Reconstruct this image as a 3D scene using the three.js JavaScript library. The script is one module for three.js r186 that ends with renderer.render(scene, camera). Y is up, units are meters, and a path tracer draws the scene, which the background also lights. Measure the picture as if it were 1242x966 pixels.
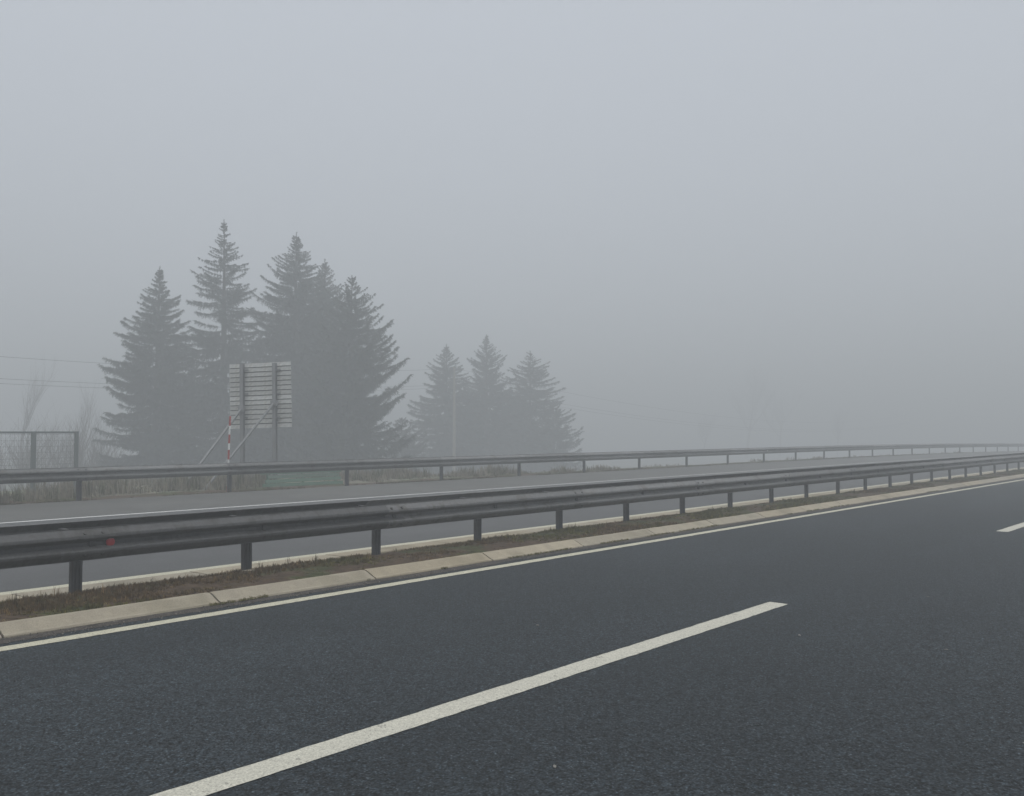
import * as THREE from 'three';
import { mergeGeometries, toCreasedNormals } from 'three/addons/utils/BufferGeometryUtils.js';

// ---------------------------------------------------------------- camera, sky, sun, exposure
const FOCAL = 1100, PW = 1242, PH = 966, VPX = 1592, HORIZON = 524, EYE = 1.755;   // photograph's pixels
const YAW = Math.atan((VPX - PW / 2) / FOCAL), CY = Math.cos(YAW), SY = Math.sin(YAW);
const scene = new THREE.Scene();
const camera = new THREE.PerspectiveCamera(2 * Math.atan(PH / 2 / FOCAL) * 180 / Math.PI, 1024 / 796, 0.05, 3000);
camera.position.set(0, EYE, 0);
{
  const pitch = Math.atan((HORIZON - PH / 2) / FOCAL);
  camera.lookAt(Math.cos(pitch) * CY, EYE + Math.sin(pitch), -Math.cos(pitch) * SY);   // the road runs along +x, the far side lies at -z
}
const renderer = new THREE.WebGLRenderer({ antialias: true });
renderer.toneMapping = THREE.LinearToneMapping;
renderer.toneMappingExposure = 2.23;
renderer.shadowMap.enabled = true;
{
  const W = 128, H = 64, data = new Float32Array(W * H * 4);
  for (let j = 0; j < H; j++) for (let i = 0; i < W; i++) {
    const up = Math.max(0, Math.sin(((j + 0.5) / H - 0.5) * Math.PI)), k = 4 * (j * W + i);
    const b = 0.285 + 0.03 * up;                                                          // an even overcast, a little brighter overhead
    data[k] = b * 0.935; data[k + 1] = b * 1.0; data[k + 2] = b * 1.115; data[k + 3] = 1;
  }
  const sky = new THREE.DataTexture(data, W, H, THREE.RGBAFormat, THREE.FloatType);
  sky.mapping = THREE.EquirectangularReflectionMapping; sky.magFilter = THREE.LinearFilter; sky.minFilter = THREE.LinearFilter; sky.needsUpdate = true;
  scene.background = sky; scene.environment = sky;
}
const sun = new THREE.DirectionalLight(0xfffefb, 1.5);
sun.position.set(30, 90, -20); sun.target.position.set(15, 0, -12); sun.name = 'sun';
sun.castShadow = true; sun.shadow.radius = 200; sun.shadow.mapSize.set(2048, 2048);
Object.assign(sun.shadow.camera, { left: -70, right: 70, top: 70, bottom: -70, near: 1, far: 220 });
scene.add(sun, sun.target);
scene.fog = new THREE.FogExp2(new THREE.Color().setRGB(0.93, 0.975, 0.995), 0.0128);

// ---------------------------------------------------------------- helpers
function rng(seed) { let a = seed >>> 0; return () => { a = (a + 0x6D2B79F5) >>> 0; let t = Math.imul(a ^ (a >>> 15), 1 | a); t = (t + Math.imul(t ^ (t >>> 7), 61 | t)) ^ t; return ((t ^ (t >>> 14)) >>> 0) / 4294967296; }; }
const lerp = (a, b, t) => a + (b - a) * t, clamp = (x, a, b) => Math.min(b, Math.max(a, x)), smooth = (a, b, x) => { const t = clamp((x - a) / (b - a), 0, 1); return t * t * (3 - 2 * t); };
const hash2 = (x, y, s) => { let h = (Math.imul(x, 374761393) + Math.imul(y, 668265263) + Math.imul(s, 974634541)) | 0; h = Math.imul(h ^ (h >>> 13), 1274126177); return ((h ^ (h >>> 16)) >>> 0) / 4294967296; };
function vnoise(x, y, s, per = 0) {                                  // value noise 0..1; per: wraps every per cells
  const ix = Math.floor(x), iy = Math.floor(y), fx = x - ix, fy = y - iy, u = fx * fx * (3 - 2 * fx), v = fy * fy * (3 - 2 * fy);
  const w = per ? (n) => ((n % per) + per) % per : (n) => n, a = w(ix), b = w(ix + 1), c = w(iy), d = w(iy + 1);
  return lerp(lerp(hash2(a, c, s), hash2(b, c, s), u), lerp(hash2(a, d, s), hash2(b, d, s), u), v);
}
const fbm = (x, y, s, per = 0, n = 4) => { let sum = 0, a = 0.5, tot = 0; for (let i = 0; i < n; i++) { sum += a * vnoise(x, y, s + i * 17, per); tot += a; x *= 2; y *= 2; per *= 2; a *= 0.5; } return sum / tot; };
const toS = (c) => Math.round(255 * clamp(c <= 0.0031308 ? c * 12.92 : 1.055 * Math.pow(c, 1 / 2.4) - 0.055, 0, 1));

function texture(size, fn, { srgb = true, repeat = 1, h = size } = {}) {   // fn(u 0..1, v 0..1, i, j) -> linear rgb or one value
  const data = new Uint8Array(size * h * 4);
  for (let j = 0; j < h; j++) for (let i = 0; i < size; i++) {
    const c = fn(i / size, j / h, i, j), k = 4 * (j * size + i);
    if (srgb) { data[k] = toS(c[0]); data[k + 1] = toS(c[1]); data[k + 2] = toS(c[2]); } else data[k] = data[k + 1] = data[k + 2] = Math.round(255 * clamp(c, 0, 1));
    data[k + 3] = 255;
  }
  const t = new THREE.DataTexture(data, size, h, THREE.RGBAFormat);
  t.wrapS = t.wrapT = THREE.RepeatWrapping; t.magFilter = THREE.LinearFilter; t.minFilter = THREE.LinearMipmapLinearFilter; t.generateMipmaps = true; t.anisotropy = 8;
  if (srgb) t.colorSpace = THREE.SRGBColorSpace;
  t.repeat.set(repeat, repeat); t.needsUpdate = true;
  return t;
}
const mat = (o) => new THREE.MeshStandardMaterial({ roughness: 0.85, metalness: 0, ...o });
const rough = (o) => new THREE.MeshPhysicalMaterial({ roughness: 0.95, metalness: 0, specularIntensity: 0.35, ...o });   // open-pored surfaces: little sheen
const lin = (r, g, b) => new THREE.Color().setRGB(r, g, b);

const taken = {};
function numbered(name) { const n = taken[name] = (taken[name] ?? -1) + 1; return n ? name + '_' + String(n).padStart(3, '0') : name; }
function put(o, name, label, category, { group, kind } = {}) {       // a top-level object
  o.name = numbered(name); o.userData = { label, category };
  if (group) o.userData.group = group;
  if (kind) o.userData.kind = kind;
  scene.add(o); return o;
}
function shadow(m) { m.castShadow = m.receiveShadow = true; return m; }
function part(parent, name, geometry, material) { const m = shadow(new THREE.Mesh(geometry, material)); m.name = name; parent.add(m); return m; }
function geo(pos, idx, uv, col) {
  const g = new THREE.BufferGeometry();
  g.setAttribute('position', new THREE.Float32BufferAttribute(pos, 3));
  if (uv) g.setAttribute('uv', new THREE.Float32BufferAttribute(uv, 2));
  if (col) g.setAttribute('color', new THREE.Float32BufferAttribute(col, 3));
  if (idx) g.setIndex(idx);
  g.computeVertexNormals(); return g;
}
function bar(a, b, r0, r1 = r0, sides = 5, roll = 0) {               // a tapered rod from a to b
  const d = b.clone().sub(a), L = d.length(), g = new THREE.CylinderGeometry(r1, r0, L, sides, 1);
  if (roll) g.rotateY(roll);
  g.translate(0, L / 2, 0);
  g.applyQuaternion(new THREE.Quaternion().setFromUnitVectors(new THREE.Vector3(0, 1, 0), d.normalize()));
  return g.translate(a.x, a.y, a.z);
}
const V = (x, y, z) => new THREE.Vector3(x, y, z);

// the place in metres: t along the road, d across it (away from the camera), y up
const grade = (t) => t < 45 ? 0 : t < 120 ? -0.36 * ((t - 45) / 60) ** 2 : -0.36 * 1.5625 - 0.015 * (t - 120);    // the motorway dips gently ahead
const P = (t, y, d) => V(t, y + grade(t), -d);
const farSide = (d) => 0.01 * (d - 10.5);                            // crossfall of the far carriageway
function at(px, Z) { const d = (VPX - px) * CY * Z / FOCAL; return { t: (Z - d * SY) / CY, d }; }   // photo column + depth along the lens axis
const yAt = (py, Z) => EYE + (HORIZON - py) * Z / FOCAL;
function platform(t) { return lerp(27.5, 23.4, smooth(19, 27, t)); } // level ground behind the rail, wider round the sign
function groundY(t, d) {
  const e = grade(t);
  if (d < -7) return -0.1 - 0.35 * smooth(-8, -14, d) + e;
  if (d < 21.9) return -0.12 + e;
  const p = platform(t), top = lerp(0.02, 0.085, smooth(21.9, 22.3, d)) + 0.06 * (fbm(t * 1.3, d * 1.3, 4) - 0.5) * smooth(22.6, 23.4, d);
  const low = -3.6 + 0.9 * (fbm(t * 0.03, d * 0.03, 8) - 0.5) + 0.25 * (fbm(t * 0.3, d * 0.3, 9) - 0.5);
  return lerp(top, low, smooth(p, p + 9, d)) + e;
}

// ---------------------------------------------------------------- materials
const T0 = Date.now();
const grain = (i, j, n, s) => vnoise(i / n, j / n, s, 2048 / n);
const asphaltMap = texture(2048, (u, v, i, j) => {
  const a = grain(i, j, 4, 1), b = grain(i, j, 8, 2), w = hash2(i, j, 3), c = fbm(u * 6, v * 6, 5, 6, 3);
  let g = 0.003 + 0.043 * Math.pow(a * 0.7 + b * 0.3, 2.1) * 1.4 + 0.014 * (w - 0.5);
  if (hash2(i >> 2, j >> 2, 7) > 0.9) g += 0.055 * hash2(i >> 2, j >> 2, 11) * (0.5 + a);
  if (a + b < 0.62) g *= 0.55;
  g *= 0.93 + 0.14 * c;
  const warm = (hash2(i >> 3, j >> 3, 13) - 0.5) * 0.1;
  return [g * (0.77 + warm), g * 1.0, g * (1.18 - warm)];
});
const asphaltBump = texture(1024, (u, v, i, j) => 0.55 * vnoise(i / 3, j / 3, 21, 0) + 0.45 * vnoise(i / 6, j / 6, 22, 0), { srgb: false });
asphaltMap.repeat.set(1 / 4.6, 1 / 4.6); asphaltBump.repeat.set(1 / 2.6, 1 / 2.6);
const asphalt = rough({ map: asphaltMap, bumpMap: asphaltBump, bumpScale: 0.005, roughness: 0.9, vertexColors: true });
const oldMap = texture(1024, (u, v, i, j) => {
  const a = vnoise(i / 3, j / 3, 31, 0), b = fbm(u * 8, v * 8, 33, 8, 4), g = 0.043 + 0.034 * (a - 0.5) + 0.018 * (b - 0.5) + 0.014 * (hash2(i, j, 35) - 0.5);
  return [g * 0.97, g, g * 1.03];
});
oldMap.repeat.set(1 / 4.1, 1 / 4.1);
const asphaltFar = mat({ map: oldMap, roughness: 0.8, vertexColors: true });
const asphaltShoulder = mat({ map: oldMap, color: lin(1.6, 1.52, 1.36), roughness: 0.9, vertexColors: true });
const paintTex = (s, tone) => texture(1024, (u, v, i, j) => {
  const w = vnoise(i / 3, j / 3, s, 0), c = fbm(u * 12, v * 12, s + 2, 12, 4), chips = w * 0.55 + vnoise(i / 7, j / 7, s + 5, 0) * 0.3 + c * 0.4;
  let g = 0.41 + 0.10 * (c - 0.5) + 0.26 * (w - 0.5);
  if (chips > 0.80) g = lerp(g, 0.10, clamp((chips - 0.80) * 9, 0, 0.8));
  return [g * tone[0], g * tone[1], g * tone[2]];
});
const dashTex = paintTex(41, [0.98, 0.945, 0.79]), edgeTex = paintTex(61, [0.98, 0.93, 0.70]), whiteTex = paintTex(81, [1.05, 1.05, 1.02]);
for (const t of [dashTex, edgeTex, whiteTex]) t.repeat.set(1 / 2.2, 1 / 2.2);
const dashPaint = mat({ map: dashTex, bumpMap: asphaltBump, bumpScale: 0.003, roughness: 0.7 });
const edgePaint = mat({ map: edgeTex, bumpMap: asphaltBump, bumpScale: 0.003, roughness: 0.7 });
const whitePaint = mat({ map: whiteTex, roughness: 0.7 });
const concreteTex = texture(1024, (u, v, i, j) => {
  const a = fbm(u * 16, v * 16, 91, 16, 5), b = vnoise(i / 2.5, j / 2.5, 93, 0), c = fbm(u * 5, v * 5, 97, 5, 4), st = smooth(0.58, 0.75, c);
  let g = 0.27 + 0.10 * (a - 0.5) + 0.09 * (b - 0.5);
  if (vnoise(i / 4, j / 4, 95, 0) > 0.93) g *= 0.6;
  g *= 1 - 0.22 * st;
  return [g * 1.08, g * 0.945, g * (0.70 - 0.03 * st)];
});
concreteTex.repeat.set(1 / 2.3, 1 / 2.3);
const concreteBump = texture(512, (u, v, i, j) => vnoise(i / 2, j / 2, 101, 0) * 0.5 + fbm(u * 20, v * 20, 103, 20, 3) * 0.5, { srgb: false });
const kerbMats = [[1, 1, 1], [0.93, 0.93, 0.94], [1.05, 1.03, 1.0], [0.98, 0.95, 0.9]].map((c) => mat({ color: lin(...c), map: concreteTex, bumpMap: concreteBump, bumpScale: 0.003, roughness: 0.92 }));
const jointDirt = mat({ color: lin(0.075, 0.062, 0.048), roughness: 1 });
function steelTex(s, base, dirt) {
  return texture(1024, (u, v, i, j) => {
    const streak = fbm(u * 90, v * 5, s, 0, 3), blot = fbm(u * 14, v * 4, s + 3, 0, 4), sp = vnoise(i / 2, j / 2, s + 5, 0), fine = vnoise(i / 5, j / 9, s + 8, 0);
    let g = base * (0.78 + 0.30 * streak + 0.36 * (blot - 0.4) + 0.26 * (sp - 0.5) + 0.18 * (fine - 0.5));
    const d = smooth(0.48, 0.75, blot * 0.6 + streak * 0.45);
    g *= 1 - dirt * d;
    return [g * (1.0 + 0.04 * d), g * 1.0, g * (1.0 - 0.06 * d)];
  }, { h: 256 });
}
const steelA = steelTex(111, 0.088, 0.5), steelB = steelTex(131, 0.185, 0.4), steelC = steelTex(151, 0.145, 0.45);
const steel = [[steelA, 0.95], [steelB, 1.0], [steelC, 1.0], [steelC, 0.88]].map(([m, k]) => { m.repeat.set(1 / 4.3, 1 / 0.5); return mat({ map: m, color: lin(k, k, k), metalness: 0.1, roughness: 0.8 }); });
const postSteel = mat({ map: steelC, color: lin(0.42, 0.42, 0.44), metalness: 0.3, roughness: 0.65 });
const galv = mat({ map: steelB, color: lin(1.25, 1.27, 1.28), metalness: 0.25, roughness: 0.6 });
const boltMat = mat({ color: lin(0.05, 0.048, 0.046), metalness: 0.5, roughness: 0.6 });
const soilTex = texture(1024, (u, v, i, j) => {
  let g2; const a = fbm(u * 30, v * 30, 171, 30, 4), b = fbm(u * 6, v * 6, 173, 6, 4), m = smooth(0.5, 0.66, b), g = 0.045 + 0.05 * (a - 0.35) + 0.02 * (hash2(i >> 1, j >> 1, 175) - 0.5);
  g2 = g * 0.95; return [g2 * lerp(1.3, 0.9, m), g2 * lerp(0.88, 0.98, m), g2 * lerp(0.55, 0.36, m)];
});
soilTex.repeat.set(1 / 2.7, 1 / 2.7);
const soilBump = texture(512, (u, v, i, j) => fbm(u * 24, v * 24, 177, 24, 4), { srgb: false });
const soil = rough({ map: soilTex, bumpMap: soilBump, bumpScale: 0.02, roughness: 1 });
const gritTex = texture(512, (u, v, i, j) => {
  const a = vnoise(i / 3, j / 3, 181, 0), b = fbm(u * 9, v * 9, 183, 9, 4), g = 0.034 + 0.04 * (a - 0.4) + 0.04 * (b - 0.5) + (hash2(i >> 1, j >> 1, 185) > 0.95 ? 0.09 : 0);
  return [g * 1.12, g * 0.98, g * 0.86];
});
gritTex.repeat.set(1 / 1.1, 1 / 1.1);
const grit = rough({ map: gritTex, bumpMap: soilBump, bumpScale: 0.01, roughness: 1 });
const fieldTex = texture(1024, (u, v, i, j) => {
  const a = fbm(u * 40, v * 40, 191, 40, 4), b = fbm(u * 7, v * 7, 193, 7, 4), m = smooth(0.42, 0.6, b), g = 0.12 + 0.12 * (a - 0.45) + 0.06 * (b - 0.5);
  return [g * lerp(1.05, 0.8, m), g * lerp(0.96, 0.88, m), g * lerp(0.75, 0.58, m)];
});
fieldTex.repeat.set(1 / 9, 1 / 9);
const field = rough({ map: fieldTex, roughness: 1 });
console.log('textures', Date.now() - T0);

// ---------------------------------------------------------------- ground, carriageways, verge
function spaced(stops) { const out = []; for (let k = 0; k < stops.length - 1; k++) { const [a, , ] = stops[k], n = stops[k][1], b = stops[k + 1][0]; for (let i = 0; i < n; i++) out.push(a + (b - a) * i / n); } out.push(stops[stops.length - 1][0]); return out; }
function sheet(ts, ds, yf, tint) {
  const pos = [], uv = [], idx = [], col = [], n = ds.length;
  for (const t of ts) for (let k = 0; k < n; k++) {
    const d = typeof ds[k] === 'function' ? ds[k](t) : ds[k];
    pos.push(t, yf(t, d), -d); uv.push(t, d);
    if (tint) { const c = tint(t, d); col.push(c, c, c); }
  }
  for (let i = 0; i < ts.length - 1; i++) for (let k = 0; k < n - 1; k++) { const a = i * n + k, b = a + 1, c = a + n, e = c + 1; idx.push(a, c, b, b, c, e); }
  return geo(pos, idx, uv, tint ? col : null);
}
const structure = (name, g, m, label, category) => put(shadow(new THREE.Mesh(g, m)), name, label, category, { kind: 'structure' });
const range = (a, b, s) => { const out = []; for (let x = a; x < b - 1e-6; x += s) out.push(x); out.push(b); return out; };
structure('ground', sheet(spaced([[-420, 40], [-20, 200], [80, 60], [200, 40], [600, 1]]), spaced([[-400, 20], [-14, 6], [-6, 3], [21.6, 8], [23, 44], [40, 60], [100, 40], [420, 1]]), groundY),
  field, 'dry grass field and embankment beyond the far guardrail', 'ground');
const wear = (t, d) => 0.88 + 0.30 * smooth(0.42, 0.62, fbm(t * 0.35, d * 1.1, 221, 0, 4)) * fbm(t * 0.08, d * 2.3, 223, 0, 2) + 0.10 * fbm(t * 0.22, d * 0.5, 201, 0, 4) + 0.05 * (fbm(t * 0.05, d * 1.6, 205, 0, 3) - 0.5);
const roadT = [...range(-30, 60, 0.75), ...range(62, 230, 3)];
const road = structure('road', sheet(roadT, range(-7.2, 8.36, 0.38), (t, d) => grade(t), wear), asphalt, 'dark asphalt carriageway in front of the median kerb', 'road');
const road2 = structure('road', sheet(roadT, range(10.3, 18.3, 0.45), (t, d) => farSide(d) + grade(t), wear), asphaltFar, 'grey asphalt carriageway beyond the median guardrail', 'road');
structure('hard_shoulder', sheet(roadT, [18.3, 19, 20, 21, (t) => 22.05 + 0.14 * (fbm(t * 0.9, 3, 207) - 0.5) + 0.05 * Math.sin(t * 5)], (t, d) => farSide(d) + 0.001 + grade(t), wear), asphaltShoulder, 'pale grey hard shoulder along the far guardrail', 'hard shoulder');

structure('verge_soil', sheet(range(-20, 200, 0.25), [21.8, 22.05, 22.25, 22.45, 22.7, (t) => 22.8 + 0.7 * fbm(t * 0.8, 5, 211)], (t, d) => groundY(t, d) + 0.018 + 0.012 * (fbm(t * 4, d * 4, 213) - 0.5) + 0.008 * smooth(22.45, 22.7, d)), soil, 'strip of dark bare soil along the outer edge of the hard shoulder', 'soil');
// painted markings: sheets 4 mm above the asphalt with slightly ragged edges
function marking(t0, t1, d0, d1, step, s, h) {
  const rag = (t, e) => 0.012 * (vnoise(t * 17, e, s) - 0.5) + 0.008 * (vnoise(t * 2.1, e, s + 4) - 0.5);
  return sheet(range(t0, t1, step), [(t) => d0 + rag(t, 1.5), (t) => d1 + rag(t, 7.5)], (t, d) => h(d) + 0.004 + grade(t));
}
const level = () => 0;
part(road, 'edge_line', marking(-30, 60, 7.895, 8.055, 0.06, 301, level), edgePaint);
part(road, 'edge_line', marking(60, 230, 7.895, 8.055, 1, 302, level), edgePaint);
for (const [a, b] of [[-18.1, -9.2], [-0.2, 8.82], [17.7, 26.7], [35.6, 44.6], [53.5, 62.5], [71.4, 80.4]]) part(road, 'lane_dash', marking(a, b, 4.04, 4.24, 0.05, 310 + Math.round(a), level), dashPaint);
part(road2, 'edge_line', marking(-30, 230, 10.58, 10.76, 0.5, 331, farSide), edgePaint);
part(road2, 'edge_line', marking(-30, 230, 18.02, 18.18, 0.5, 333, farSide), whitePaint);

// ---------------------------------------------------------------- median: soil, kerbs, dirt, plants
const medianY = (t, d) => 0.075 + 0.028 * (fbm(t * 2.2, d * 2.2, 341, 0, 4) - 0.45) + 0.02 * smooth(0.2, 0.7, 1 - Math.abs(d - 9.25)) - 0.055 * smooth(9.5, 9.9, d) + grade(t);
structure('median_strip', sheet([...range(-12, 40, 0.12), ...range(42, 230, 2)], range(8.5, 10.02, 0.095), medianY), soil, 'brown soil of the median under the double guardrail', 'soil');
function kerbStone(profile, L, seed) {
  const r = rng(seed), n = profile.length, secs = [[0.011, 0.95], [0.03, 1], [L * 0.3, 1], [L * 0.65, 1], [L - 0.03, 1], [L - 0.011, 0.95]], pos = [], uv = [], idx = [];
  const mid = profile.reduce((a, p) => [a[0] + p[0] / n, a[1] + p[1] / n], [0, 0]);
  let u0 = r() * 5;
  for (const [x, k] of secs) profile.forEach(([d, y], i) => {
    const j = 0.003 * (r() - 0.5);
    pos.push(x, mid[1] + (y - mid[1]) * k + j, -(mid[0] + (d - mid[0]) * k + j)); uv.push(x + u0, i * 0.05 + seed * 0.37);
  });
  for (let s = 0; s < secs.length - 1; s++) for (let i = 0; i < n; i++) { const a = s * n + i, b = s * n + (i + 1) % n, c = a + n, e = b + n; idx.push(a, b, c, b, e, c); }
  for (let i = 1; i < n - 1; i++) { idx.push(0, i + 1, i); const o = (secs.length - 1) * n; idx.push(o, o + i, o + i + 1); }
  const g = geo(pos, idx, uv).toNonIndexed(); g.computeVertexNormals(); return g;
}
const nearProfile = [[8.31, -0.06], [8.31, 0.022], [8.32, 0.034], [8.36, 0.044], [8.42, 0.072], [8.485, 0.1], [8.51, 0.108], [8.535, 0.109], [8.56, 0.106], [8.575, 0.09], [8.575, -0.06]];
const farProfile = [[9.94, -0.1], [9.94, 0.04], [9.95, 0.052], [9.97, 0.056], [10.2, 0.05], [10.36, 0.044], [10.38, 0.04], [10.42, 0.01], [10.42, -0.1]];
function kerb(profile, start, label, bed) {
  const root = put(new THREE.Group(), 'kerb', label, 'kerb', { kind: 'structure' });
  const L = 2.03, variants = [1, 2, 3, 4, 5].map((s) => kerbStone(profile, L, s)), r = rng(start * 100);
  for (let i = 0, t = start; t < 200; t += L, i++) {
    const m = part(root, 'kerb_stone', variants[Math.floor(r() * 5)], kerbMats[Math.floor(r() * 4)]);
    m.position.set(t, grade(t) + 0.004 * (r() - 0.5), 0.006 * (r() - 0.5)); m.rotation.z = Math.atan2(grade(t + L) - grade(t), L) + 0.0012 * (r() - 0.5);
  }
  const ds = bed.map((p) => p[0]);
  part(root, 'joint_filling', sheet(range(start, 199, 1), ds, (t, d) => bed[ds.indexOf(d)][1] + grade(t)), jointDirt);
}
kerb(nearProfile, 2.94 - 2.03 * 7, 'pale sloped concrete kerb stones beside the cream edge line of the dark carriageway', [[8.345, 0.0], [8.36, 0.03], [8.43, 0.06], [8.5, 0.092], [8.56, 0.092]]);
kerb(farProfile, 1.7 - 2.03 * 7, 'pale concrete kerb behind the median guardrail posts', [[9.95, 0.035], [10.0, 0.042], [10.3, 0.032], [10.4, 0.0]]);
structure('dirt_strip', sheet([...range(-8, 50, 0.05), ...range(51, 150, 1)], [(t) => 8.135 + 0.11 * fbm(t * 1.7, 1, 351, 0, 5) + 0.03 * (vnoise(t * 14, 2, 353) - 0.5), 8.24, 8.30, 8.352], (t, d) => 0.003 + 0.022 * smooth(8.22, 8.35, d) * (0.35 + 0.9 * fbm(t * 3, d * 9, 355)) + grade(t)), grit, 'brown grit washed up against the kerb', 'dirt');

function scatter(name, label, category, geometry, material, n, fill) {   // uncountable small stuff
  const m = shadow(new THREE.InstancedMesh(geometry, material, n)), o = new THREE.Object3D(), c = new THREE.Color();
  let k = 0;
  for (let i = 0; i < n; i++) { o.rotation.set(0, 0, 0); o.scale.set(1, 1, 1); if (!fill(o, c, i)) continue; o.updateMatrix(); m.setMatrixAt(k, o.matrix); m.setColorAt(k, c); k++; }
  m.count = k;
  return put(m, name, label, category, { kind: 'stuff' });
}
function tuft(seed, blades, spread, w) {                              // unit-height blades
  const r = rng(seed), pos = [], idx = [];
  for (let b = 0; b < blades; b++) {
    const a = r() * 6.283, q = spread * Math.sqrt(r()), x = Math.cos(a) * q, z = Math.sin(a) * q, lean = 0.15 + 0.6 * r(), la = r() * 6.283, h = 0.55 + 0.45 * r(), sx = Math.cos(la + 1.57) * w, sz = Math.sin(la + 1.57) * w, n = pos.length / 3;
    pos.push(x - sx, -0.1, z - sz, x + sx, -0.1, z + sz, x + Math.cos(la) * lean * 0.3 - sx * 0.7, h * 0.6, z + Math.sin(la) * lean * 0.3 - sz * 0.7, x + Math.cos(la) * lean * 0.3 + sx * 0.7, h * 0.6, z + Math.sin(la) * lean * 0.3 + sz * 0.7, x + Math.cos(la) * lean, h, z + Math.sin(la) * lean);
    idx.push(n, n + 1, n + 2, n + 1, n + 3, n + 2, n + 2, n + 3, n + 4);
  }
  return geo(pos, idx);
}
const leafy = rough({ color: 0xffffff, roughness: 1 });
{
  const r = rng(401);
  scatter('median_grass', 'short dead grass and moss on the median soil', 'grass', tuft(5, 9, 0.7, 0.07), leafy, 46000, (o, c) => {
    const t = -3 + 63 * Math.pow(r(), 1.5), d = 8.55 + 1.42 * r(), patch = fbm(t * 0.8, d * 1.6, 403, 0, 4), g = fbm(t * 0.55 + 9, d * 1.1, 407, 0, 3);
    if (r() > smooth(0.36, 0.58, patch) + 0.06 || r() < smooth(9.55, 9.9, d) * 0.9) return false;
    o.position.set(t, medianY(t, d) - 0.004, -d); o.rotation.y = r() * 6.283;
    const h = (0.012 + 0.06 * r() * smooth(0.4, 0.68, patch) + 0.012 * r()) * (r() > 0.97 ? 2.2 : 1) * (1 - 0.5 * smooth(9.55, 9.9, d)); o.scale.set(0.03 + 0.02 * r(), h, 0.03 + 0.02 * r());
    const straw = r() > 0.92 ? 2.4 : 1.2, m = smooth(0.38, 0.5, g) * (0.5 + 0.5 * r()), v = 0.55 + 0.8 * r();
    c.setRGB(lerp(0.098, 0.080, m) * v * straw, lerp(0.064, 0.080, m) * v * straw, lerp(0.028, 0.016, m) * v * straw); return true;
  });
  const pebble = new THREE.IcosahedronGeometry(1, 0); pebble.scale(1, 0.6, 0.8);
  scatter('grit', 'loose grit and small stones along the foot of the kerb', 'gravel', pebble, leafy, 5200, (o, c) => {
    const t = -2 + 42 * Math.pow(r(), 1.4), d = 8.33 - 0.2 * Math.pow(r(), 1.8), s = 0.0035 + 0.007 * r() * r();
    o.position.set(t, 0.006 + 0.02 * smooth(8.22, 8.34, d) * r(), -d); o.rotation.set(r() * 6, r() * 6, r() * 6); o.scale.setScalar(s);
    const v = 0.06 + 0.24 * r() * r(); c.setRGB(v * 1.08, v, v * 0.88); return true;
  });
  scatter('moss', 'yellow green moss and weeds growing at the kerb foot', 'moss', tuft(9, 12, 0.8, 0.09), leafy, 2600, (o, c) => {
    const t = 2 + 28 * Math.pow(r(), 1.4), d = 8.335 - 0.05 * r();
    if (fbm(t * 1.6, 4, 421, 0, 3) < 0.56) return false;
    o.position.set(t, 0.02, -d); o.rotation.y = r() * 6.283; o.scale.set(0.02, 0.012 + 0.022 * r(), 0.02);
    const v = 0.6 + 0.7 * r(); c.setRGB(0.16 * v, 0.145 * v, 0.05 * v); return true;
  });
  scatter('verge_grass', 'pale dry grass on the bank behind the far guardrail', 'grass', tuft(15, 12, 0.6, 0.035), leafy, 20000, (o, c) => {
    const t = 2 + 86 * Math.pow(r(), 1.25), d = 22.6 + (platform(t) + 5 - 22.6) * r(), p = fbm(t * 0.45, d * 0.45, 431, 0, 3);
    if (p < 0.47 + 0.13 * r() || (d < 23.2 && r() < 0.6) || r() < smooth(24, 36, t) * 0.85) return false;
    o.position.set(t, groundY(t, d) - 0.02, -d); o.rotation.y = r() * 6.283;
    const h = (0.07 + 0.26 * r()) * (0.3 + 2.0 * smooth(0.5, 0.74, p)) * lerp(1, 0.45, smooth(24, 36, t)); o.scale.set(0.2 + 0.12 * r(), h, 0.2 + 0.12 * r());
    const v = 0.7 + 0.6 * r(), m = r() > 0.82 ? 1 : 0; c.setRGB(lerp(0.23, 0.10, m) * v, lerp(0.205, 0.105, m) * v, lerp(0.16, 0.055, m) * v); return true;
  });
  scatter('verge_weeds', 'low brown weeds along the edge of the pale hard shoulder', 'weeds', tuft(19, 9, 0.7, 0.05), leafy, 9000, (o, c) => {
    const t = 2 + 80 * Math.pow(r(), 1.2), d = 21.98 + 0.4 * r() * r();
    if (fbm(t * 0.9, 2, 441, 0, 3) < 0.42 * r() + 0.2) return false;
    o.position.set(t, groundY(t, Math.max(d, 22.2)) - 0.01, -d); o.rotation.y = r() * 6.283;
    const h = (0.03 + 0.08 * r()) * (r() > 0.96 ? 1.8 : 1); o.scale.set(0.1, h, 0.1);
    const v = 0.6 + 0.7 * r(), m = r() > 0.7 ? 1 : 0; c.setRGB(lerp(0.10, 0.075, m) * v, lerp(0.075, 0.09, m) * v, lerp(0.05, 0.035, m) * v); return true;
  });
}

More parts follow.
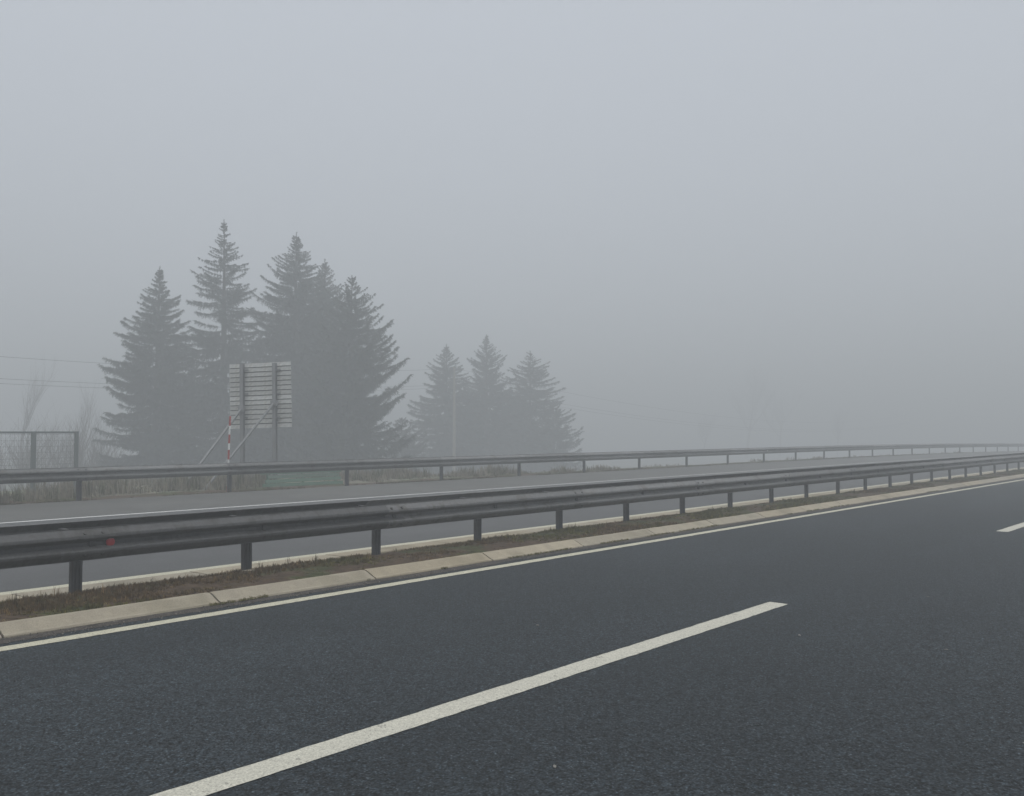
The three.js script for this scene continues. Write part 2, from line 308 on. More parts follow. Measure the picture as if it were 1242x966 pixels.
// ---------------------------------------------------------------- guardrails
function wBeam(L, s) {                                                // W profile with real thickness; the face points to -z-side 'out' = +z
  const half = [[0.158, 0.006], [0.1555, -0.001], [0.151, 0.004], [0.098, 0.066], [0.090, 0.073], [0.080, 0.077], [0.066, 0.079], [0.058, 0.077], [0.052, 0.071], [0.022, 0.006], [0.016, 0.001], [0.008, 0.0]];
  const line = [...half, ...half.slice().reverse().map(([y, o]) => [-y, o])], n = line.length, th = 0.005;
  const nor = line.map((p, i) => { const a = line[Math.max(0, i - 1)], b = line[Math.min(n - 1, i + 1)], dy = b[0] - a[0], dz = b[1] - a[1], l = Math.hypot(dy, dz); return [dz / l, -dy / l]; });   // (y, o) outward
  const ring = [...line, ...line.map(([y, o], i) => [y - nor[i][0] * th, o - nor[i][1] * th]).reverse()], m = ring.length;
  const xs = range(0, L, L / 4), pos = [], uv = [], idx = [], r = rng(s);
  let v = 0; const vs = ring.map((p, i) => { if (i) v += Math.hypot(p[0] - ring[i - 1][0], p[1] - ring[i - 1][1]); return v; });
  const u0 = r() * 4.3;
  xs.forEach((x) => { const wob = 0.004 * (r() - 0.5); ring.forEach(([y, o], i) => { pos.push(x, y + wob, o + wob); uv.push(x + u0, vs[i]); }); });
  for (let k = 0; k < xs.length - 1; k++) for (let i = 0; i < m; i++) { const a = k * m + i, b = k * m + (i + 1) % m, c = a + m, e = b + m; idx.push(a, c, b, b, c, e); }
  const o = (xs.length - 1) * m;
  for (let i = 0; i < n - 1; i++) { const a = i, b = i + 1, c = m - 1 - i, e = m - 2 - i; idx.push(a, b, c, b, e, c, o + a, o + c, o + b, o + b, o + c, o + e); }
  return toCreasedNormals(geo(pos, idx, uv), 0.3);
}
function channelPost(h0, h1) {                                        // sigma post: ribbed web towards the camera, flanges behind
  const w = 0.055, dp = 0.062, k = 0.005, s = new THREE.Shape([[-w, 0], [-0.032, 0], [-0.024, -0.014], [-0.009, -0.014], [-0.004, -0.006], [0.004, -0.006], [0.009, -0.014], [0.024, -0.014], [0.032, 0], [w, 0], [w, -dp], [w - 0.018, -dp], [w - 0.018, -dp + k], [w - k, -dp + k], [w - k, -k], [0.034, -k], [0.026, -0.019], [-0.026, -0.019], [-0.034, -k], [-w + k, -k], [-w + k, -dp + k], [-w + 0.018, -dp + k], [-w + 0.018, -dp], [-w, -dp]].map(([x, y]) => new THREE.Vector2(x, y)));
  const g = new THREE.ExtrudeGeometry(s, { depth: h1 - h0, bevelEnabled: false });
  g.rotateX(-Math.PI / 2); g.translate(0, h0, -dp / 2);               // shape y becomes -z
  g.scale(1, 1, -1); g.index || 0;
  const idx = []; for (let i = 0; i < g.attributes.position.count; i += 3) idx.push(i, i + 2, i + 1); g.setIndex(idx); g.computeVertexNormals();
  return g;
}
const boltGeo = (() => { const a = new THREE.CylinderGeometry(0.016, 0.018, 0.012, 8), b = new THREE.CylinderGeometry(0.024, 0.026, 0.004, 10); a.translate(0, 0.008, 0); return mergeGeometries([a, b]).rotateX(Math.PI / 2); })();
const reflectorBack = new THREE.CylinderGeometry(0.052, 0.055, 0.018, 20).rotateX(Math.PI / 2);
const reflectorLens = (() => { const g = new THREE.SphereGeometry(0.046, 18, 8, 0, 6.2832, 0, Math.PI / 2); g.scale(1, 0.3, 1); return g.rotateX(Math.PI / 2); })();
const redLens = new THREE.MeshPhysicalMaterial({ color: lin(0.30, 0.008, 0.014), roughness: 0.45, clearcoat: 0.15 }), paleLens = new THREE.MeshPhysicalMaterial({ color: lin(0.7, 0.7, 0.66), roughness: 0.25, clearcoat: 0.6 });
const blackPlastic = mat({ color: lin(0.03, 0.03, 0.032), roughness: 0.6 });
const beamGeos = [1, 2, 3].map((s) => wBeam(4.3, 500 + s));
function beamRow(root, d, facing, yc, t0, count, tone, { bolts = 0, reflectors = {}, base = level } = {}) {
  for (let i = 0; i < count; i++) {
    const t = t0 + 4 * i, b = part(root, 'beam', beamGeos[(i * 7 + (facing > 0 ? 0 : 1)) % 3], steel[tone(i)]);
    const lap = i % 2 ? 0.0065 : 0;
    b.position.set(facing > 0 ? t - 0.15 : t + 4.15, yc + base(d) + grade(t), -d + facing * lap); b.rotation.y = facing > 0 ? 0 : Math.PI;
    b.rotation.z = facing * Math.atan2(grade(t + 4) - grade(t), 4);
    if (i < bolts) for (const [bx, by] of [[0.06, 0.104], [0.24, 0.104], [0.06, -0.104], [0.24, -0.104], [0.15, 0.0]]) {
      const k = part(b, 'bolt', boltGeo, boltMat); k.position.set(bx, by, by ? 0.058 : 0.001);
      if (by) k.rotation.x = by > 0 ? -0.72 : 0.72;
    }
    if (reflectors[i]) { const h = part(b, 'reflector', reflectorBack, blackPlastic); h.position.set(0.33, 0, 0.02); part(b, 'reflector_lens', reflectorLens, reflectors[i]).position.set(0.33, 0, 0.029); }
  }
}
{
  const root = put(new THREE.Group(), 'median_guardrail', 'dark steel double guardrail on close posts in the median soil', 'guardrail');
  const postGeo = channelPost(-0.25, 0.7), t0 = 4.07 - 8;
  const armShape = new THREE.Shape([[0.04, -0.085], [0.36, -0.1], [0.375, -0.1], [0.375, 0.1], [0.36, 0.1], [0.04, 0.085]].map(([x, y]) => new THREE.Vector2(x, y)));
  const arm = new THREE.ExtrudeGeometry(armShape, { depth: 0.05, bevelEnabled: true, bevelSize: 0.004, bevelThickness: 0.004, bevelSegments: 1 }); arm.translate(0, 0, -0.025); arm.rotateY(-Math.PI / 2);
  const r = rng(611);
  beamRow(root, 9.235, 1, 0.634, t0, 46, (i) => i < 3 ? 0 : [1, 2, 3, 2, 1][i % 5], { bolts: 9, reflectors: { 2: redLens, 14: redLens } });
  beamRow(root, 9.945, -1, 0.634, t0, 46, (i) => [2, 3, 0, 1, 2][i % 5], { bolts: 5 });
  for (let i = 0; i < 92; i++) {
    const t = t0 + 2 * i + (i > 10 ? 0.05 * (r() - 0.5) : 0), p = part(root, 'post', postGeo, postSteel);
    p.position.set(t, grade(t), -9.59); p.rotation.set(0.012 * (r() - 0.5), 0.03 * (r() - 0.5), 0.012 * (r() - 0.5));
    if (i < 30) for (const s of [1, -1]) { const a = part(root, 'spacer', arm, postSteel); a.position.set(t, 0.634 + grade(t), -9.59); a.rotation.y = s > 0 ? 0 : Math.PI; }
  }
}
{
  const root = put(new THREE.Group(), 'roadside_guardrail', 'grey steel guardrail on widely spaced posts along the far hard shoulder', 'guardrail');
  const postGeo = channelPost(-0.3, 0.72), t0 = 9.42 - 8, r = rng(621);
  beamRow(root, 22.0, 1, 0.635, t0, 48, (i) => [1, 2, 1, 3, 2][i % 5], { bolts: 5, reflectors: { 11: paleLens }, base: farSide });
  for (let i = 0; i < 48; i++) {
    const t = t0 + 4 * i, p = part(root, 'post', postGeo, postSteel);
    p.position.set(t, 0.115 + grade(t), -22.09); p.rotation.z = 0.014 * (r() - 0.5);
  }
}
{
  const g = new THREE.BoxGeometry(0.12, 0.03, 0.09, 3, 1, 2), p = g.attributes.position, r = rng(631);
  for (let i = 0; i < p.count; i++) p.setXYZ(i, p.getX(i) * (1 - 0.15 * Math.sin(p.getZ(i) * 40)), p.getY(i), p.getZ(i) + p.getX(i) * 0.1);
  g.computeVertexNormals();
  const m = shadow(new THREE.Mesh(g, kerbMats[0])); m.position.set(6.02, medianY(6.02, 9.46) + 0.012, -9.45); m.rotation.y = 0.2;
  put(m, 'concrete_chunk', 'small pale concrete chunk lying at the foot of a median guardrail post', 'stone');
}

// ---------------------------------------------------------------- the sign seen from behind, with its braces
{
  const Z = 28.6, A = at(314.5, Z), root = put(new THREE.Group(), 'road_sign', 'grey back of a large slatted road sign propped by two diagonal braces', 'sign');
  const g0 = groundY(A.t, A.d), top = yAt(439.5, Z), bottom = yAt(519.5, Z), H = top - bottom, W = 2.12;
  root.position.set(A.t, g0, -A.d);
  const los = Math.atan2(-A.d, A.t);                                   // bearing from the camera in the x-z plane
  root.rotation.y = -los + Math.PI / 2 - Math.PI - 0.5;               // face turned about 35 degrees away from the line of sight
  root.rotation.z = 0;
  const body = new THREE.Group(); body.name = 'panel'; root.add(body); body.position.y = top - g0; body.rotation.z = 0.03;
  const toCam = new THREE.Vector3(0, EYE, 0).sub(V(A.t, g0, -A.d)); root.updateMatrixWorld(true);
  const side = V(0, 0, 1).applyQuaternion(root.quaternion).dot(toCam) > 0 ? 1 : -1;   // local z that points to the camera
  const r = rng(701), N = 14, ph = H / N;
  const mats = [0, 1, 2, 3].map((k) => mat({ map: steelB, color: lin(3.1 + 0.3 * k, 3.1 + 0.3 * k, 2.95 + 0.3 * k), metalness: 0.1, roughness: 0.6 }));
  for (let i = 0; i < N; i++) {
    const sh = new THREE.Shape([[0, 0.006], [0.012, 0.004], [0.03, 0.006], [0.03, 0.016], [0.02, 0.018], [0.02, ph - 0.034], [0.026, ph - 0.032], [0.026, ph - 0.022], [0, ph - 0.022]].map(([x, y]) => new THREE.Vector2(x, y)));
    const g = new THREE.ExtrudeGeometry(sh, { depth: W, bevelEnabled: false }); g.rotateY(Math.PI / 2); g.translate(-W / 2, 0, 0); g.scale(1, 1, -side);
    if (side > 0) { const p = g.attributes.position, idx = []; for (let q = 0; q < p.count; q += 3) idx.push(q, q + 2, q + 1); g.setIndex(idx); g.computeVertexNormals(); }
    const m = part(body, 'slat', g, mats[Math.floor(r() * 4)]); m.position.set(0.006 * (r() - 0.5), -H + i * ph, 0.004 * (r() - 0.5));
  }
  const backing = part(body, 'sign_face', new THREE.BoxGeometry(W - 0.02, H - 0.02, 0.006), boltMat); backing.position.set(0, -H / 2 - 0.006, -side * 0.008);
  const post = (w, dp, h) => { const parts = [new THREE.BoxGeometry(w, h, 0.008), new THREE.BoxGeometry(w, h, 0.008), new THREE.BoxGeometry(0.008, h, dp - 0.016)]; parts[0].translate(0, 0, dp / 2 - 0.004); parts[1].translate(0, 0, -dp / 2 + 0.004); return mergeGeometries(parts); };
  const darkPost = mat({ map: steelC, color: lin(2.1, 2.12, 2.16), metalness: 0.2, roughness: 0.6 });
  const xs = [-0.5, 0.62].map((k) => k * 1.0);
  const flip = V(1, 0, 0).applyQuaternion(root.quaternion).dot(V(SY, 0, CY)) > 0 ? 1 : -1;      // local x that points right in the picture
  for (const [k, x] of xs.entries()) {
    const h = top - g0 + 0.3, m = part(root, 'post', post(0.115, 0.12, h), darkPost); m.position.set(x * flip - 0.03 * (h / 2 - 0.3) * 0.6, h / 2 - 0.34, side * 0.095); m.rotation.z = 0.03 * 0.6;
    for (let q = 0; q < 3; q++) { const c = part(root, 'clamp', new THREE.BoxGeometry(0.24, 0.045, 0.05), darkPost); c.position.set(x * flip, top - g0 - H * (0.12 + 0.36 * q), side * 0.055); }
    // brace: a rod from the post's middle down to the bank
    const foot = at([217, 246][k], 26.2), Zp = 28.2, hit = at([292.5, 331.5][k], Zp), a = V(hit.t, yAt([496, 489][k], Zp), -hit.d), b = V(foot.t, groundY(foot.t, foot.d) - 0.1, -foot.d);
    root.updateMatrixWorld(true); root.worldToLocal(a); root.worldToLocal(b); a.z = side * 0.17; a.x = x * flip - 0.03;
    part(root, 'brace', bar(b, a, 0.038, 0.038, 8), galv);
    const pl = part(root, 'brace_bracket', new THREE.BoxGeometry(0.2, 0.16, 0.1), darkPost); pl.position.copy(a);
  }
}
// red and white marker pole behind the far rail
{
  const t = 13.43, d = 22.2, root = put(new THREE.Group(), 'marker_pole', 'thin red and white banded pole standing behind the far guardrail', 'marker pole');
  const base = groundY(t, d); root.position.set(t, base, -d); root.rotation.z = -0.03;
  const red = mat({ color: lin(0.34, 0.03, 0.025), roughness: 0.6 }), white = mat({ color: lin(0.7, 0.7, 0.68), roughness: 0.6 }), H = yAt(506, 24.75) - base;
  let y = H; [0.24, 0.24, 0.24, 0.18, 0.26, 0.22, 0.26, 0.24, 0.26].forEach((h, i) => {
    if (y <= 0) return; h = Math.min(h, y);
    const g = new THREE.CylinderGeometry(0.026, 0.026, h, 12); part(root, i % 2 ? 'white_band' : 'red_band', g, i % 2 ? white : red).position.y = y - h / 2; y -= h;
  });
  part(root, 'cap', new THREE.SphereGeometry(0.0275, 12, 6, 0, 6.2832, 0, 1.57), red).position.y = H;
}
// low stack of green boards leaning behind the rail
{
  const a = at(319, 27), b = at(416, 29.2), g0 = 0.0, root = put(new THREE.Group(), 'green_board_panel', 'low green panel of horizontal boards standing behind the far guardrail', 'panel');
  const L = Math.hypot(b.t - a.t, b.d - a.d); root.position.set((a.t + b.t) / 2, groundY((a.t + b.t) / 2, (a.d + b.d) / 2), -(a.d + b.d) / 2); root.rotation.y = Math.atan2(b.d - a.d, b.t - a.t);
  const shades = [[0.13, 0.25, 0.175], [0.15, 0.28, 0.20], [0.17, 0.26, 0.20]].map((c) => mat({ map: steelB, color: lin(c[0] * 4, c[1] * 4, c[2] * 4), roughness: 0.6 }));
  for (let i = 0; i < 4; i++) { const m = part(root, 'board', new THREE.BoxGeometry(L - 0.16 * (i % 3), 0.098, 0.03), shades[i % 3]); m.position.set(0.03 * ((i * 7) % 3), 0.07 + i * 0.125, -0.03 * i); m.rotation.x = -0.2; m.rotation.z = 0.006 * ((i * 5) % 3 - 1); }
  for (const s of [-0.42, 0, 0.42]) { const m = part(root, 'batten', new THREE.BoxGeometry(0.06, 0.62, 0.04), shades[0]); m.position.set(s * L, 0.28, -0.085); m.rotation.x = -0.22; }
}
// wire mesh fence
{
  const Z = (px) => { const d = 23.9; return FOCAL * d / (CY * (VPX - px)); }, t1 = at(93, Z(93)).t, t0 = at(41, Z(41)).t, step = t1 - t0, d = 23.9, root = put(new THREE.Group(), 'mesh_fence', 'grey wire mesh fence with square posts behind the far guardrail', 'fence');
  const paint = mat({ color: lin(0.2, 0.22, 0.22), metalness: 0.3, roughness: 0.6 }), wires = [], n = 6, top = yAt(523.5, Z(60));
  for (let i = 0; i < n; i++) {
    const t = t1 - step * i, g = groundY(t, d), h = top - g + 0.3;
    const p = part(root, 'post', new THREE.BoxGeometry(i ? 0.1 : 0.08, h, 0.08), paint); p.position.set(t, g - 0.3 + h / 2, -d);
    if (i) {
      const r = part(root, 'top_rail', new THREE.BoxGeometry(step - 0.092, 0.05, 0.05), paint); r.position.set(t + step / 2, top - 0.028, -d);
      const g2 = [], y0 = g + 0.1, y1 = top - 0.055;
      for (let x = 0.1; x < step - 0.06; x += 0.1) g2.push(new THREE.BoxGeometry(0.003, y1 - y0, 0.003).translate(x, (y0 + y1) / 2, 0));
      for (let y = y0; y < y1; y += 0.15) g2.push(new THREE.BoxGeometry(step - 0.1, 0.005, 0.005).translate(step / 2, y, 0.006));
      const m = part(root, 'wire_mesh', mergeGeometries(g2), paint); m.position.set(t, 0, -d); m.userData.kind = 'stuff';
    }
  }
}

// ---------------------------------------------------------------- pole line
{
  const d = 66, tB = 65.8, span = 72, wood = mat({ map: concreteTex, color: lin(0.9, 0.92, 0.95), roughness: 0.9 }), iron = mat({ color: lin(0.06, 0.06, 0.06), roughness: 0.6 }), wire = mat({ color: lin(0.03, 0.03, 0.032), roughness: 0.7 });
  const poles = [tB - span, tB, tB + 150], offs = [[8.25, 0], [6.65, 0.28], [6.36, -0.28]];
  poles.slice(1, 2).forEach((t, i) => {
    const g = groundY(t, d), root = put(new THREE.Group(), 'utility_pole', 'pale concrete utility pole in front of the farther group of spruces', 'pole'), top = 8.4 + grade(t) - g;
    root.position.set(t, g, -d);
    part(root, 'pole', new THREE.CylinderGeometry(0.11, 0.19, top + 0.4, 10).translate(0, top / 2 - 0.2, 0), wood);
    part(root, 'crossarm', new THREE.BoxGeometry(0.08, 0.09, 0.8).translate(0, 6.38 + grade(t) - g, 0), iron);
    for (const [y, o] of offs) part(root, 'insulator', new THREE.CylinderGeometry(0.03, 0.05, 0.16, 8), wood).position.set(0, y + grade(t) - g - 0.07, o ? o * 1.2 : 0.0);
  });
  for (const [k, [y, o]] of offs.entries()) {
    const pts = [];
    for (let s = 0; s < 2; s++) for (let i = 0; i < 16; i++) { const f = i / 16, t = lerp(poles[s], poles[s + 1], f); pts.push(V(t, y + grade(t) - 4 * (k ? 1.4 : 1.5) * (s ? 2.6 : 1) * f * (1 - f), -(d - o * 1.2))); }
    put(shadow(new THREE.Mesh(new THREE.TubeGeometry(new THREE.CatmullRomCurve3(pts), 140, 0.012, 5), wire)), 'overhead_cable', ['single upper cable of the overhead line', 'thin cable in the lower pair, carried by the crossarm end away from the road', 'thin cable in the lower pair, carried by the crossarm end facing the road'][k], 'cable', { group: 'cables of the overhead line' });
  }
}

// ---------------------------------------------------------------- spruces
const barkMat = mat({ color: lin(0.055, 0.045, 0.036), roughness: 1 });
const needleMats = [[0.026, 0.036, 0.022], [0.022, 0.034, 0.024], [0.03, 0.037, 0.022]].map((c) => mat({ color: lin(...c), roughness: 0.95 }));
function spruce(H, R, seed, { power = 0.8, open = 0.1, up = 0.25, dens = 1, low = 0.03, cap = 0.6 } = {}) {
  const r = rng(seed), pos = [], idx = [], lp = [];
  const tri = (a, b, c) => { const n = pos.length / 3; pos.push(a.x, a.y, a.z, b.x, b.y, b.z, c.x, c.y, c.z); idx.push(n, n + 1, n + 2); };
  const v1 = V(), v2 = V(), v3 = V(), upv = V(0, 1, 0), q = V();
  function spray(p, dir, len, w) {                                     // a needled twig: a narrow blade with side spikes
    q.set(r() - 0.5, r() * 0.6 - 0.5, r() - 0.5).addScaledVector(dir, -q.dot(dir)).normalize();
    v1.copy(p).addScaledVector(q, w); v2.copy(p).addScaledVector(q, -w); v3.copy(p).addScaledVector(dir, len); tri(v1, v2, v3);
    const n = 3 + Math.floor(len * 5);
    for (let i = 0; i < n; i++) {
      const f = (i + 0.3 * r()) / n, s = i % 2 ? 1 : -1, o = p.clone().addScaledVector(dir, len * f), l = Math.min(0.9 * len, 0.14 + 0.18 * r()) * (1.1 - f * 0.6);
      const e = o.clone().addScaledVector(dir, l * 0.8).addScaledVector(q, s * l * 0.7); e.y -= 0.05 * r();
      v1.copy(o).addScaledVector(dir, 0.05); v2.copy(o).addScaledVector(dir, -0.05); tri(v1, v2, e);
    }
  }
  const lean = V((r() - 0.5) * 0.02 * H, 0, (r() - 0.5) * 0.02 * H), trunkAt = (y) => V(lean.x * (y / H) ** 2, y, lean.z * (y / H) ** 2);
  let y = H * low, twist = r() * 6;
  while (y < H * 0.985) {
    const f = y / H, gap = lerp(0.36, 0.17, f) * (1 + 0.4 * (r() - 0.5)) / dens, n = Math.round(lerp(8, 5, f) + (r() - 0.5) * 2);
    twist += 1 + r();
    for (let b = 0; b < n; b++) {
      if (r() < open * (1 - f * 0.5)) continue;
      const az = twist + b * 6.283 / n + (r() - 0.5) * 0.6;
      const env = R * Math.min(Math.pow(1 - f, power), cap + 0.06 * (1 - f));
      let L = env * (0.66 + 0.5 * r()) * lerp(0.4, 1, smooth(0, 0.16, 1 - f)) + 0.05;
      L *= 0.5 + 1.0 * fbm(az * 0.9 + seed, y * 0.7, seed, 0, 3);
      L = Math.min(L, 1.18 * env + 0.08);
      const small = lerp(1, 0.3, smooth(0.6, 0.97, f));
      const out = V(Math.cos(az), 0, Math.sin(az)), cross = V(-out.z, 0, out.x), start = trunkAt(y + (r() - 0.5) * gap), rise = lerp(-0.26, 0.3, f * f) + (r() - 0.5) * 0.36, tipUp = up * (0.7 + 0.6 * r());
      const pt = (s) => start.clone().addScaledVector(out, L * s).add(V(0, L * (rise * s - 0.22 * s * (1 - f) * (1 - s) + tipUp * s * s * s), 0));
      const m = Math.max(4, Math.ceil(L / 0.17 * dens));
      let prev = pt(0);
      for (let i = 1; i <= m; i++) {
        const s = i / m, p = pt(s), d = p.clone().sub(prev).normalize();
        if (i % 2 === 0 || i === m) lp.push([pt(Math.max(0, s - 2 / m)), p, 0.012 + 0.03 * (1 - s) * L / R]);
        if (s > 0.12) for (const sd of [-1, 1]) {
          const w = Math.min(0.9, 0.32 + 0.24 * L * (1 - s)) * (0.6 + 0.7 * r()) * small;
          const dir = d.clone().multiplyScalar(0.75 + 0.3 * r()).addScaledVector(cross, sd * (0.55 + 0.4 * r())); dir.y -= 0.12 + 0.28 * r() * (1 - f); dir.normalize();
          spray(p, dir, w, 0.03 + 0.02 * r());
          if (r() < 0.8) { const h = d.clone().multiplyScalar(0.3).addScaledVector(cross, sd * 0.3 * r()); h.y -= 0.5 + 0.4 * r(); spray(p, h.normalize(), w * 0.7, 0.035); }
        }
        if (r() < 0.6) spray(p, d.clone().add(V(0, 0.25 * r(), 0)).normalize(), (0.25 + 0.1 * r()) * small, 0.03);
        prev = p;
      }
      spray(pt(0.96), pt(1).sub(pt(0.9)).normalize(), 0.3 * small, 0.03);
    }
    y += gap;
  }
  for (let i = 0; i < 9; i++) spray(trunkAt(H * (0.955 + 0.005 * i)), V((r() - 0.5) * 0.7, 1, (r() - 0.5) * 0.7).normalize(), 0.16, 0.02);
  const tp = [], tg = [];
  for (let i = 0; i <= 8; i++) tp.push(trunkAt(H * i / 8));
  for (let i = 0; i < 8; i++) tg.push(bar(tp[i], tp[i + 1], lerp(0.022 * H, 0.02, i / 8), lerp(0.022 * H, 0.02, (i + 1) / 8), 8));
  return { crown: geo(pos, idx), trunk: mergeGeometries(tg), limbs: mergeGeometries(lp.map(([a, b, w]) => bar(a, b, w, w * 0.7, 3))) };
}
function addSpruce(px, top, Z, R, seed, label, opts, matI, group) {
  const { t, d } = at(px, Z), g = groundY(t, d), H = yAt(top, Z) - g, s = spruce(H, R, seed, opts);
  const root = put(new THREE.Group(), 'spruce_tree', label, 'tree', { group });
  root.position.set(t, g, -d);
  part(root, 'trunk', s.trunk, barkMat); part(root, 'limbs', s.limbs, barkMat); part(root, 'crown', s.crown, needleMats[matI]);
}
const G1 = 'spruces behind the road sign', G2 = 'spruces behind the utility pole';
addSpruce(189, 322, 65, 6.6, 801, 'dense conical spruce beside the bare thicket, shortest pointed top behind the sign', { power: 0.9, up: 0.12, open: 0.1, cap: 0.46 }, 0, G1);
addSpruce(271, 265, 66, 7.2, 802, 'tallest narrow spruce with gaps between its boughs, rising above the road sign', { power: 0.9, open: 0.42, up: 0.1, dens: 0.78, cap: 0.5 }, 1, G1);
addSpruce(357, 280, 68, 7.6, 803, 'broad dense spruce next to the tallest one, its full crown behind the sign posts', { power: 0.85, up: 0.14, cap: 0.56, open: 0.16 }, 1, G1);
addSpruce(424, 333, 64, 6.2, 804, 'wide spruce with upswept bough tips facing the gap between the two groups', { power: 0.68, up: 0.26, open: 0.28, cap: 0.62 }, 2, G1);
addSpruce(313, 402, 72, 4.8, 805, 'small spruce squeezed in behind the road sign between larger ones', { power: 0.8, cap: 0.8 }, 0, G1);
addSpruce(393, 314, 73, 6.2, 806, 'spruce half hidden behind the broad one and the wide upswept one', { power: 0.75, up: 0.3, cap: 0.66 }, 1, G1);
addSpruce(236, 438, 70, 5.0, 807, 'low dark spruce filling the foot of the gap beside the tallest spruce', { power: 0.6, dens: 0.85, cap: 0.8 }, 0, G1);
addSpruce(541, 418, 97, 6.6, 811, 'spruce just behind the pale utility pole', { power: 0.78, dens: 0.85, up: 0.12, cap: 0.56 }, 1, G2);
addSpruce(590, 406, 99, 7.4, 812, 'tallest spruce of the farther foggy group', { power: 0.9, dens: 0.85, up: 0.2, cap: 0.55, open: 0.18 }, 1, G2);
addSpruce(643, 426, 101, 7.0, 813, 'spruce next to the tallest one of the farther group, on its open field side', { power: 0.7, dens: 0.85, up: 0.08, cap: 0.56, open: 0.22 }, 0, G2);
addSpruce(672, 486, 98, 4.2, 814, 'smallest spruce at the end of the farther group, by the open foggy field', { power: 0.6, dens: 0.85, cap: 0.8 }, 1, G2);
addSpruce(566, 470, 104, 4.8, 816, 'low spruce filling the foot of the farther group behind the tallest one', { power: 0.5, dens: 0.85, cap: 0.9 }, 0, G2);
addSpruce(617, 476, 104, 4.8, 817, 'low spruce between the tallest of the farther group and its field side neighbour', { power: 0.5, dens: 0.85, cap: 0.9 }, 0, G2);
addSpruce(488, 508, 86, 3.8, 815, 'short young spruce in the gap between the two spruce groups', { power: 0.55, dens: 0.8, cap: 0.8 }, 2, 'spruces between the groups');

// ---------------------------------------------------------------- bare trees and thicket
const twigMat = mat({ color: lin(0.10, 0.085, 0.068), roughness: 1 });
function bareTree(H, seed, { stems = 1, spread = 0.5, depth = 5, thin = 1 } = {}) {
  const r = rng(seed), segs = [];
  function grow(p, dir, len, rad, lvl) {
    let a = p.clone(), d = dir.clone();
    const n = 3;
    for (let i = 0; i < n; i++) {
      d.add(V((r() - 0.5) * 0.3, 0.06, (r() - 0.5) * 0.3)).normalize();
      const b = a.clone().addScaledVector(d, len / n), r0 = rad * (1 - 0.45 * i / n), r1 = rad * (1 - 0.45 * (i + 1) / n);
      segs.push(bar(a, b, r0, r1, lvl < 2 ? 6 : 3)); a = b;
      if (lvl < depth && (i > 0 || lvl > 0)) for (let k = 0; k < (lvl > 2 ? 1 : 2); k++) {
        const sd = V(r() - 0.5, 0.1 + 0.3 * r(), r() - 0.5).normalize(), nd = d.clone().multiplyScalar(1 - spread * 0.6).addScaledVector(sd, spread + 0.3 * r()).normalize();
        grow(b, nd, len * (0.5 + 0.25 * r()), Math.max(0.006 * thin, r1 * (0.5 + 0.2 * r())), lvl + 1);
      }
    }
  }
  for (let s = 0; s < stems; s++) grow(V((r() - 0.5) * 0.15 * stems, -0.2, (r() - 0.5) * 0.15 * stems), V((r() - 0.5) * (stems > 1 ? 0.7 : 0.1), 1, (r() - 0.5) * (stems > 1 ? 0.7 : 0.1)).normalize(), H * (stems > 1 ? 0.6 : 0.62), (stems > 1 ? 0.02 : 0.016) * H * thin, stems > 1 ? 1 : 0);
  return mergeGeometries(segs);
}
function fitTo(g, H) { g.computeBoundingBox(); const k = H / g.boundingBox.max.y; g.scale(k, k, k); return g; }
function addBare(px, top, Z, seed, label, category, name, opts, group) {
  const { t, d } = at(px, Z), g = groundY(t, d), H = yAt(top, Z) - g;
  const root = put(new THREE.Group(), name, label, category, { group }); root.position.set(t, g, -d);
  part(root, 'branches', fitTo(bareTree(H, seed, opts), H), twigMat);
}
const G3 = 'bare thicket behind the mesh fence', G4 = 'bare trees fading into the fog over the open field';
addBare(24, 412, 105, 901, 'tall thin bare tree fading in the fog behind the mesh fence', 'tree', 'bare_tree', { spread: 0.22, depth: 4 }, G3);
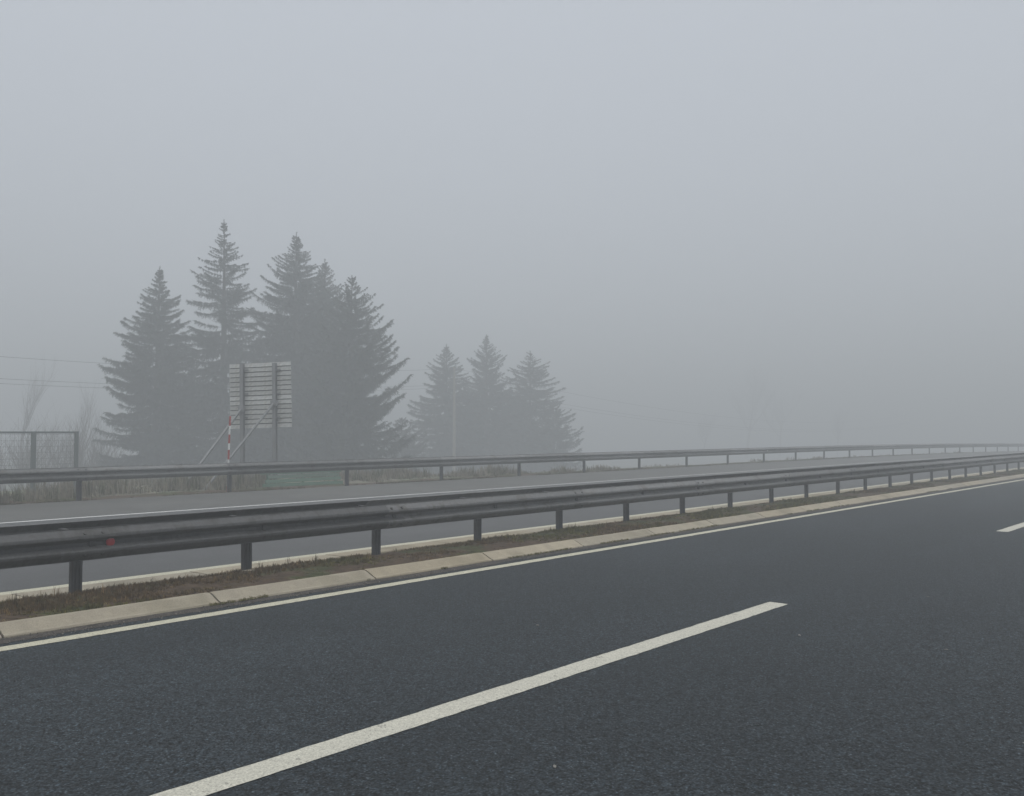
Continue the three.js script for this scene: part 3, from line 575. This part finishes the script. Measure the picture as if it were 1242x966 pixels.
addBare(98, 452, 84, 902, 'slim bare sapling rising between the mesh fence and the spruces', 'tree', 'bare_tree', { spread: 0.25, depth: 4 }, G3);
[[-25, 470, 66], [18, 478, 64], [50, 486, 70], [76, 482, 66], [112, 492, 70], [35, 500, 58], [95, 506, 60], [135, 512, 64]].forEach(([x, y, Z], i) => addBare(x, y, Z, 910 + i, 'bare many stemmed grey shrub in the foggy thicket behind the mesh fence', 'shrub', 'bare_shrub', { stems: 5, spread: 0.5, depth: 4, thin: 0.6 }, G3));
[[852, 492, 240, 'low bare tree in the fog, first beyond the spruces over the open field'], [905, 425, 255, 'tallest bare tree fading into the fog over the open field'], [945, 452, 260, 'bare tree beside the tallest one deep in the fog over the field'], [1015, 488, 255, 'last low bare tree showing in the fog behind the far guardrail']].forEach(([x, y, Z, l], i) => addBare(x, y, Z, 930 + i, l, 'tree', 'bare_tree', { spread: 0.5, depth: 5, thin: 1.6 }, G4));

// ---------------------------------------------------------------- scraps on the road
{
  const scrap = mat({ color: lin(0.15, 0.145, 0.13), roughness: 0.9 }), r = rng(951);
  const shape = new THREE.Shape([[-0.02, 0], [-0.008, 0.009], [0.01, 0.007], [0.022, 0.001], [0.006, -0.007], [-0.012, -0.006]].map(([x, y]) => new THREE.Vector2(x, y)));
  const g = new THREE.ExtrudeGeometry(shape, { depth: 0.003, bevelEnabled: true, bevelSize: 0.001, bevelThickness: 0.001, bevelSegments: 1 }).rotateX(-Math.PI / 2);
  [[672, 925], [652, 757], [1143, 786], [967, 769], [1122, 723], [1236, 898]].forEach(([x, y]) => {
    const Z = FOCAL * EYE / (y - HORIZON), { t, d } = at(x, Z), m = shadow(new THREE.Mesh(g, scrap));
    m.position.set(t, 0.003, -d); m.rotation.y = r() * 6; m.scale.setScalar(0.6 + 0.6 * r());
    put(m, 'leaf_scrap', 'tiny pale leaf scrap lying on the dark asphalt lanes', 'leaf', { group: 'leaf scraps on the asphalt' });
  });
}
console.log('built', Date.now() - T0);
renderer.render(scene, camera);
